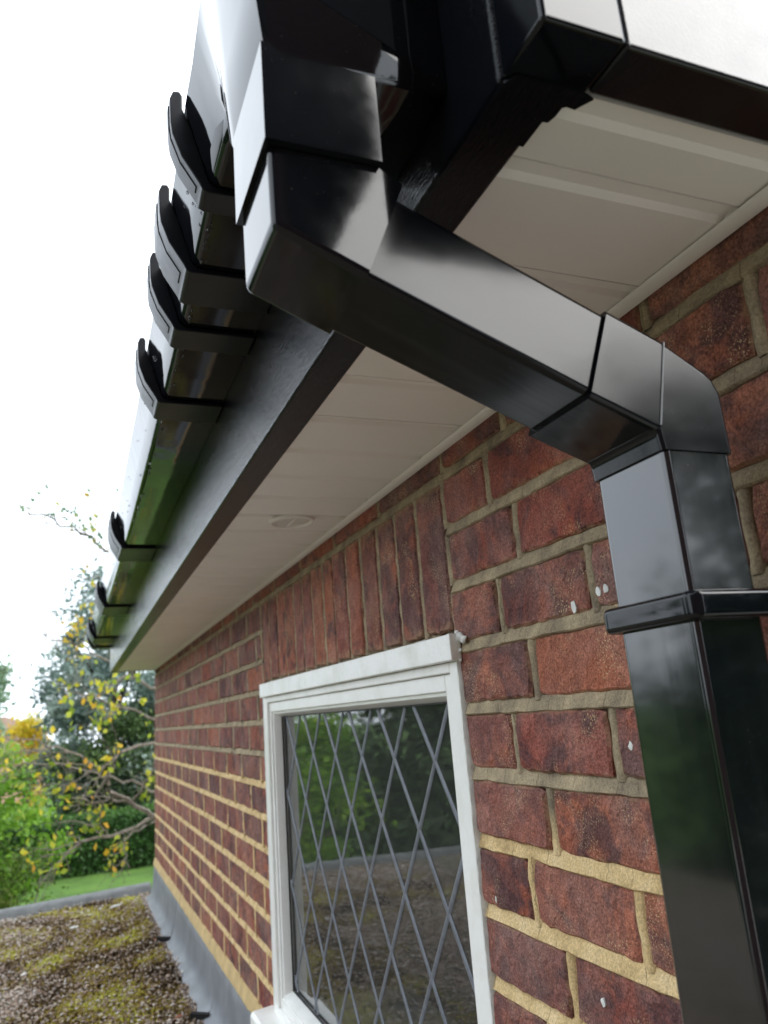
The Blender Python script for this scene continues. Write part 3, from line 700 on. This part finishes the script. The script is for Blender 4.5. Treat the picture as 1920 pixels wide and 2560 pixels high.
# lower elbow: socket, mitred cheek and collar
bm = nb(); prism_y(bm, [(-.1640, .1030), (-.1170, .0850), (-.1155, .0730), (-.0575, .0730), (-.0580, .1150), (-.0625, .1245), (-.0690, .1300), (-.1010, .1485), (-.1405, .1650)], .3470, .4182)
fin(bm, 'lower_elbow', PIPE_X, dpv, bevel=.0042, segs=4, smooth=40, skip=lambda v: v.z < .0732 or v.x < -.1400)
# crease on the elbow cheek, its highlight painted as a lighter grey strip
bm = nb(); vs = [(-.1005, .3468, .1465), (-.1150, .3468, .0885), (-.1138, .3468, .0885), (-.0993, .3468, .1465)]
loft(bm, [[(x, y, z) for x, y, z in vs], [(x+.0002, y-.0005, z) for x, y, z in vs]]); fin(bm, 'elbow_crease', mat_plain('highlight_pvc', (.10, .11, .12), .35), dpv)
fin(nb(-.1133, -.0592, .3483, .4166, -.93, .0728), 'vertical_pipe', PIPE_Z, dpv, bevel=.0048, segs=4, smooth=50, skip=lambda v: v.z > .07)
bm = nb(); prism_z(bm, [(-.0005, .3370), (-.1170, .3370), (-.1225, .3425), (-.1225, .4190), (-.1170, .4245), (-.0005, .4245), (-.0005, .4168), (-.1128, .4168), (-.1128, .3485), (-.0005, .3485)], -.0325, -.0155)
fin(bm, 'pipe_clip', GLOSS, dpv, bevel=.0062, segs=5, smooth=60)

# ------------------------------------------------------------------ vegetation
def leafmesh(name, P, size, mat, parent=None, label=None, var=None, aspect=.55, droop=0., kind=None):
    n = len(P); size = np.broadcast_to(size, (n,))
    a = RNG.normal(size=(n, 3)); a[:, 2] -= droop; a /= np.linalg.norm(a, axis=1)[:, None]
    b = RNG.normal(size=(n, 3)); b -= (b*a).sum(1)[:, None]*a; b /= np.linalg.norm(b, axis=1)[:, None]; c = np.cross(a, b)
    s = size[:, None]; P = np.asarray(P)
    # bent leaf: base, two sides, tip and raised midrib
    V = np.stack([P, P+a*s*.5+b*s*aspect*.5+c*s*.08, P+a*s, P+a*s*.5-b*s*aspect*.5+c*s*.08, P+a*s*.5-c*s*.04], 1).reshape(-1, 3)
    i = 5*np.arange(n)[:, None]; F = np.concatenate([i+np.array([[0, 1, 4]]), i+np.array([[1, 2, 4]]), i+np.array([[2, 3, 4]]), i+np.array([[3, 0, 4]])], 1).reshape(-1, 3)
    vv = RNG.random(n) if var is None else var
    o = soup(name, V, F, mat, parent, np.repeat(vv, 4))
    if label: o['label'] = label
    if kind: o['kind'] = kind
    return o
def crown_pts(c, r, nclump, nleaf, clump_r, hollow=.55, seed=0, gap=0.):
    R_ = np.random.default_rng(seed); d = R_.normal(size=(nclump, 3)); d /= np.linalg.norm(d, axis=1)[:, None]
    rad = R_.uniform(hollow, 1.05, nclump)[:, None]; C = np.array(c)+d*rad*np.array(r)
    cr = clump_r*R_.uniform(.5, 1.3, nclump)
    idx = R_.integers(0, nclump, nleaf); P = C[idx] + R_.normal(size=(nleaf, 3))*cr[idx][:, None]*np.array([1, 1, .7])
    tone = R_.random(nclump)[idx]
    return P, tone
BARK = mat_plain('bark', (.19, .16, .13), .9, 30, .4, (60, .8, .01)); DBARK = mat_plain('dark_bark', (.07, .055, .045), .9, 10, .3)
def tree(name, label, c, r, nclump, nleaf, clump_r, leaf, mat, seed, group=None, hollow=.5):
    base = (c[0], c[1], GZ); t_ = thing(name, label, 'tree', base, group)
    P, tone = crown_pts(c, r, nclump, nleaf, clump_r, hollow, seed)
    P[:, 2] = np.maximum(P[:, 2], GZ+.05)
    leafmesh('crown', P, RNG.uniform(.6, 1.3, nleaf)*leaf, mat, t_, None, np.clip(tone*.7+RNG.random(nleaf)*.3, 0, 1))
    bm = nb(); top = Vector((c[0], c[1], c[2]+r[2]*.5)); b0 = Vector(base); rr = .035*(c[2]+r[2]-GZ)
    pts = [b0 + (top-b0)*f + Vector((noise.noise((f*3, seed, 0)), noise.noise((f*3, seed, 5)), 0))*.25 for f in np.linspace(0, 1, 7)]
    tube(bm, pts, [rr*(1.25-1.1*f) for f in np.linspace(0, 1, 7)], 8)
    rn = random.Random(seed)
    for i in range(9):
        f = rn.uniform(.35, .9); s0 = b0+(top-b0)*f; e = Vector(c)+Vector((rn.uniform(-1, 1)*r[0], rn.uniform(-1, 1)*r[1], rn.uniform(-.5, .9)*r[2]))*.8
        tube(bm, [s0, s0.lerp(e, .5)+Vector((0, 0, .1)), e], [rr*.45*(1.2-f), rr*.25*(1.2-f), rr*.05], 5)
    fin(bm, 'trunk', DBARK, t_, smooth=60); return t_
G_DARK = mat_leaf('dark_foliage', [(0, (.018, .035, .012)), (.5, (.04, .075, .022)), (1, (.075, .125, .035))], .2)
G_HAZE_BLUE = mat_leaf('haze_blue_foliage', [(0, (.11, .165, .145)), (.5, (.20, .27, .235)), (1, (.33, .40, .34))], .3)  # distance haze mixed into these leaf colours
G_HAZE_PALE = mat_leaf('haze_pale_foliage', [(0, (.14, .22, .13)), (.6, (.22, .32, .2)), (1, (.34, .42, .28))], .4)  # leaves paled in colour to stand for distance haze
G_LIME = mat_leaf('lime_foliage', [(0, (.06, .14, .014)), (.4, (.14, .29, .026)), (.8, (.27, .45, .05)), (1, (.42, .52, .08))], .45)
G_OLIVE = mat_leaf('olive_foliage', [(0, (.035, .065, .012)), (.5, (.085, .14, .02)), (1, (.20, .24, .045))], .35)
G_HEDGE = mat_leaf('hedge_foliage', [(0, (.012, .035, .008)), (.5, (.03, .085, .014)), (1, (.08, .17, .03))], .2)
G_YEL = mat_leaf('yellow_foliage', [(0, (.45, .30, .02)), (.5, (.62, .42, .03)), (1, (.5, .5, .06))], .45)
G_APPLE = mat_leaf('apple_leaf', [(0, (.16, .24, .03)), (.35, (.34, .42, .04)), (.7, (.60, .55, .05)), (.92, (.70, .50, .04)), (1, (.62, .32, .04))], .5)
G_SAGE = mat_leaf('sage_leaf', [(0, (.12, .20, .11)), (.6, (.22, .32, .16)), (.85, (.5, .46, .1)), (1, (.6, .35, .08))], .5)

tree('broadleaf_tree', 'tall ragged-crowned tree, haze painted into its blue-green leaves, behind the bare apple branches', (.75, 25, .5), (1.9, 2.5, 3.9), 95, 26000, .30, .17, G_HAZE_BLUE, 3)
tree('broadleaf_tree', 'far tree with haze painted into its pale leaves, cut by the left edge of the photo', (-5.2, 42, 1.6), (1.9, 3, 3.7), 50, 9000, .42, .3, G_HAZE_PALE, 5)
tree('yellow_tree', 'small golden yellow tree far off left of the tall tree', (-1.75, 31, -.7), (.42, .8, 1.5), 16, 2400, .2, .16, G_YEL, 6)
tree('conifer_tree', 'dark bushy evergreen low behind the hedge beside the wall', (1.1, 23.5, -1.0), (2.6, 1.2, 1.6), 60, 15000, .3, .12, G_DARK, 8)
# trees mirrored in the window and the glossy plastic
tree('garden_tree', 'low dark tree nearest the hedge, left of the lawn', (-7.5, 15, -1.0), (3.2, 3, 3.0), 60, 9000, .55, .28, G_DARK, 9, 'trees around the garden')
tree('garden_tree', 'middle one of the three dark trees left of the roof and added pale slab', (-11, 9, -.9), (3.4, 3.2, 2.8), 60, 9000, .55, .3, G_DARK, 10, 'trees around the garden')
tree('garden_tree', 'dark round tree beside the added pale slab, farthest from the hedge', (-12, 1, -1.2), (3.4, 3.4, 2.8), 60, 8000, .6, .32, G_DARK, 12, 'trees around the garden')
nh = thing('reflection_blocker', 'added unseen dark house shape behind the camera, darkens reflections', 'house', (-4, -6, GZ))  # added out of view to darken plastic reflections and cut the mirrored sun
fin(nb(-10, 1.12, -9.5, -4.6, GZ, 4.6), 'wall', mat_plain('blocker_brick', (.10, .055, .045), .9, 6, .3), nh)
bm = nb(); prism_y(bm, [(-10.6, 4.6), (2.0, 4.6), (1.6, 8.0), (-10, 8.0)], -9.9, -4.5); fin(bm, 'roof', mat_plain('blocker_roof', (.05, .045, .045), .85, 8, .3), nh)
for i, (x, y, z, r_, h_) in enumerate(((5.0, -6.3, .1, 2.7, 3.5), (9.5, -6.5, -.6, 2.6, 3.4), (13, -3, -.4, 2.6, 3.4))):  # added trees behind the camera, sized to darken the pipe reflections
    tree('garden_tree', ('added dark bushy tree right of the reflection blocker', 'second added dark bushy tree from the reflection blocker', 'third added dark bushy tree from the reflection blocker')[i], (x, y, z), (r_, 1.8, h_), 60, 9000, .5, .3, G_DARK, 20+i)


def hedge(name, label, x0, x1, y0, y1, h_, n, leaf, mat, seed):
    t_ = thing(name, label, 'hedge', ((x0+x1)/2, (y0+y1)/2, GZ))
    R_ = np.random.default_rng(seed); P = np.empty((n, 3)); P[:, 0] = R_.uniform(x0, x1, n); P[:, 1] = R_.uniform(y0, y1, n); P[:, 2] = R_.uniform(GZ, GZ+h_, n)
    f = R_.random(n); top = f < .3; P[top, 2] = GZ+h_+R_.normal(0, .03, top.sum()); fr_ = (f >= .3) & (f < .8); P[fr_, 1] = y0+R_.normal(0, .07, fr_.sum())
    tone = np.array([.5+.5*noise.noise((a*3, b*3, c*4)) for a, b, c in P])*.6+R_.random(n)*.3; tone[top] += .25
    leafmesh('hedge_leaves', P, R_.uniform(.6, 1.3, n)*leaf, mat, t_, None, np.clip(tone, 0, 1))
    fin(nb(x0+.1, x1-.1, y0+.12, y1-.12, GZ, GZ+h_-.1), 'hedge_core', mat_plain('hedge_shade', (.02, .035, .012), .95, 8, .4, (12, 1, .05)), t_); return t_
hedge('hedge', 'clipped dark green hedge across the back of the lawn', -9, 6, 20.3, 21.6, 1.22, 42000, .085, G_HEDGE, 31)
# shrubs at the left
sh = thing('leafy_shrub', 'bright lime green shrub at the left edge beyond the roof', 'shrub', (-1.6, 9.6, GZ))
P, tone = crown_pts((-1.75, 9.6, -1.1), (1.15, .8, 1.35), 70, 14000, .16, .5, 41)
leafmesh('shrub_leaves', P, RNG.uniform(.05, .1, len(P)), G_LIME, sh, None, np.clip(tone*.5+RNG.random(len(P))*.5, 0, 1), droop=.5)
bm = nb()
for i in range(9): a = Vector((-1.6+random.uniform(-.3, .3), 9.6+random.uniform(-.3, .3), GZ)); b_ = Vector((-1.75+random.uniform(-1, 1), 9.6+random.uniform(-.7, .7), random.uniform(-1.2, 0))); tube(bm, [a, a.lerp(b_, .5)+Vector((0, 0, .2)), b_], [.03, .02, .006], 6)
fin(bm, 'stems', BARK, sh)
sh = thing('small_leaf_shrub', 'olive small leaved shrub low at the left below the lime one', 'shrub', (-1.0, 9.0, GZ))
P, tone = crown_pts((-1.15, 9.1, -2.1), (.62, .6, 1.0), 60, 15000, .14, .4, 43)
leafmesh('shrub_leaves', P, RNG.uniform(.025, .055, len(P)), G_OLIVE, sh, None, np.clip(tone*.6+RNG.random(len(P))*.4, 0, 1))
bm = nb()
for i in range(7): a = Vector((-1.1+random.uniform(-.2, .2), 9.1+random.uniform(-.2, .2), GZ)); b_ = Vector((-1.15+random.uniform(-.5, .5), 9.1+random.uniform(-.4, .4), random.uniform(-2.2, -1.3))); tube(bm, [a, a.lerp(b_, .5), b_], [.02, .014, .005], 5)
fin(bm, 'stems', BARK, sh)
# far house roof glimpsed between trees
hs = thing('house', 'distant brick house just showing between the pale and yellow trees', 'house', (-3.3, 46, GZ))
fin(nb(-5.6, -1.6, 46, 50, GZ, .3), 'wall', mat_plain('house_brick', (.42, .26, .20), .9, 6, .2), hs)
bm = nb(); prism_y(bm, [(-5.9, .3), (-1.3, .3), (-3.6, 1.15)], 45.8, 50.2); fin(bm, 'roof', mat_plain('house_roof', (.45, .30, .25), .9, 6, .2), hs)
for xx in (-4.6, -2.6): fin(nb(xx-.4, xx+.4, 45.96, 46.0, -1.2, -.2), 'window', FRAME, hs)

# apple tree: trunk stands behind the corner of the wall, lean twiggy branches reach left
ap = thing('apple_tree', 'twisted half bare apple tree with yellow leaves beyond the wall corner', 'tree', (.95, 7.2, GZ))
tips = []; bmt = nb()
def wig(p0, p1, n, amp, seed):
    rn = random.Random(seed); pts = []; off = Vector((0, 0, 0)); L_ = (p1-p0).length
    for i in range(n+1):
        f = i/n; off = off*.75 + Vector((rn.gauss(0, 1), rn.gauss(0, 1), rn.gauss(0, 1)))*amp*L_/n
        pts.append(p0.lerp(p1, f) + off*min(1, f*4)*(1 if i < n else .6))
    return pts
def branch(pts, r0, r1, depth, seed, twigs=6):
    n = len(pts); tube(bmt, pts, [r0+(r1-r0)*i/(n-1) for i in range(n)], 6 if depth == 0 else 5)
    rn = random.Random(seed)
    if depth >= 3:
        for p in pts[1:]:
            if rn.random() < .5: tips.append(p)
        return
    L_ = sum((b-a).length for a, b in zip(pts, pts[1:]))
    for i in range(twigs):
        f = rn.uniform(.2, 1.0); k = min(n-2, int(f*(n-1))); p = pts[k].lerp(pts[k+1], f*(n-1)-k if f < 1 else 1)
        d = (pts[k+1]-pts[k]).normalized(); s_ = Vector((rn.gauss(-.15, 1), rn.gauss(0, .8), rn.gauss(.05, 1))).normalized()
        e = p + (d*.75+s_*.75).normalized()*L_*rn.uniform(.22, .42)
        rad = r0+(r1-r0)*f
        branch(wig(p, e, 6, .35, seed*31+i), rad*.6, max(.0016, rad*.2), depth+1, seed*17+i*3+1, max(2, twigs-2))
    tips.append(pts[-1])
tr0 = Vector((.95, 7.2, GZ)); tr1 = Vector((.75, 7.0, -1.4)); tr2 = Vector((.45, 7.0, -.2)); 
tube(bmt, wig(tr0, tr1, 5, .1, 1), [.11, .10, .095, .09, .085, .08], 9)
fork = wig(tr0, tr1, 5, .1, 1)[-1]
main = [  # photo pixel paths with distance, thickness
  ([(400, 2045, 6.9), (340, 2015, 6.9), (270, 1975, 6.8), (268, 1935, 6.7), (230, 2010, 6.7), (180, 1995, 6.6)], .022),
  ([(400, 2040, 7.1), (310, 2075, 6.9), (200, 2105, 6.7), (150, 2145, 6.6), (100, 2215, 6.5)], .017),
  ([(400, 1850, 7.2), (310, 1880, 7.0), (250, 1920, 6.9), (170, 1880, 6.8), (90, 1850, 6.7), (0, 1840, 6.6)], .014),
  ([(400, 1975, 7.4), (330, 1955, 7.3), (260, 1945, 7.2), (180, 1915, 7.2), (80, 1905, 7.1), (0, 1940, 7.0)], .012),
  ([(400, 1800, 7.6), (300, 1770, 7.5), (230, 1740, 7.4), (160, 1730, 7.3)], .013),
  ([(400, 1720, 7.8), (330, 1700, 7.7), (300, 1690, 7.6), (250, 1740, 7.5)], .016),
  ([(330, 1680, 8.0), (230, 1630, 7.8), (190, 1605, 7.7), (120, 1590, 7.6), (75, 1560, 7.5)], .012),
  ([(400, 2050, 6.6), (345, 2075, 6.5), (305, 2100, 6.5), (320, 2150, 6.4), (325, 2190, 6.4)], .010),
  ([(330, 1480, 7.0), (270, 1450, 6.8), (240, 1445, 6.7), (150, 1448, 6.6)], .008),
  ([(330, 1420, 6.6), (268, 1378, 6.3), (225, 1345, 6.2), (160, 1310, 6.1), (85, 1275, 6.0), (45, 1262, 6.)], .013),
]
hub = Vector((.75, 7.3, -.6))
tube(bmt, [fork, fork.lerp(hub, .5)+Vector((.05, 0, 0)), hub, Vector((.6, 7.5, .4)), Vector((.35, 7.4, 1.4))], [.08, .07, .055, .04, .02], 8)
for i, (path, r0) in enumerate(main):
    r0 *= 1.05
    pts = [at(*q) for q in path]
    fine = []
    for a, b_ in zip(pts, pts[1:]): fine += [a.lerp(b_, f) + Vector((random.gauss(0, .012), random.gauss(0, .02), random.gauss(0, .012))) for f in (0, .33, .66)]
    fine.append(pts[-1]); st = hub if i < 6 else Vector((.45, 7.4, 1.0))
    tube(bmt, [st, st.lerp(fine[0], .5)+Vector((0, 0, .03)), fine[0]], [r0*1.8, r0*1.4, r0], 6)
    branch(fine, r0, r0*.25, 2 if i >= 8 else 1, 100+i, 7)
fin(bmt, 'trunk', BARK, ap, smooth=60)
T = [p for p in tips]; random.shuffle(T)
P = []
for p in T:
    if random.random() < (0 if p.z > .45 else .17):
        for k in range(random.choice((1, 1, 2, 4))): P.append(p + Vector((random.gauss(0, .03), random.gauss(0, .03), random.gauss(-.01, .03))))
P = np.array(P); hi = P[:, 2] > .75
leafmesh('leaves', P[~hi], RNG.uniform(.04, .075, (~hi).sum()), G_APPLE, ap, None, None, .7, .8)
if hi.sum(): leafmesh('upper_leaves', P[hi], RNG.uniform(.03, .06, hi.sum()), G_SAGE, ap, None, None, .65, .3)
# clusters of leaves at places the photo shows them
def cluster(pl, mat, name, lo, hi_, sp):
    Q = []
    for (u, v, y, n_) in pl:
        for k in range(n_): Q.append(at(u, v, y) + Vector((random.gauss(0, sp), random.gauss(0, sp), random.gauss(0, sp))))
    leafmesh(name, np.array(Q), RNG.uniform(lo, hi_, len(Q)), mat, ap, None, None, .7, .7)
cluster([(205, 1985, 6.6, 2), (165, 1990, 6.6, 2), (133, 1975, 6.6, 3), (270, 1920, 6.7, 3), (225, 1900, 6.8, 3), (95, 2010, 6.6, 3), (220, 2065, 6.6, 2), (60, 2040, 6.6, 2), (340, 1915, 6.9, 2), (160, 2150, 6.5, 2),
         (235, 1715, 7.2, 4), (270, 1725, 7.2, 5), (290, 1760, 7.2, 5), (165, 1740, 7.2, 2), (190, 1745, 7.2, 2), (245, 1790, 7.1, 4), (185, 1790, 7., 3), (370, 1785, 7.2, 4), (365, 1740, 7.2, 4), (280, 1695, 7.3, 5), (200, 1660, 7.4, 4), (225, 1665, 7.4, 2),
         (115, 1825, 6.9, 3), (235, 1810, 6.8, 4), (285, 1855, 6.8, 3), (60, 1890, 6.8, 2), (375, 1830, 7., 3), (330, 1690, 7.4, 4)], G_APPLE, 'leaves', .05, .085, .035)
cluster([(200, 1560, 7.5, 16), (215, 1590, 7.5, 16), (190, 1600, 7.5, 12), (205, 1545, 7.5, 12), (170, 1570, 7.5, 8), (235, 1510, 7.5, 6), (220, 1445, 6.8, 8), (195, 1640, 7.4, 6)], G_YEL, 'autumn_leaves', .035, .06, .05)
cluster([(90, 1240, 6.1, 4), (130, 1290, 6.1, 9), (180, 1260, 6.1, 7), (195, 1290, 6.1, 9), (225, 1320, 6.1, 12), (250, 1350, 6.2, 12), (60, 1262, 6., 4), (175, 1310, 6.1, 8), (205, 1240, 6.1, 4), (270, 1400, 6.3, 10), (300, 1215, 6.2, 3), (110, 1225, 6.1, 3), (240, 1290, 6.2, 8)], G_SAGE, 'upper_leaves', .035, .06, .04)
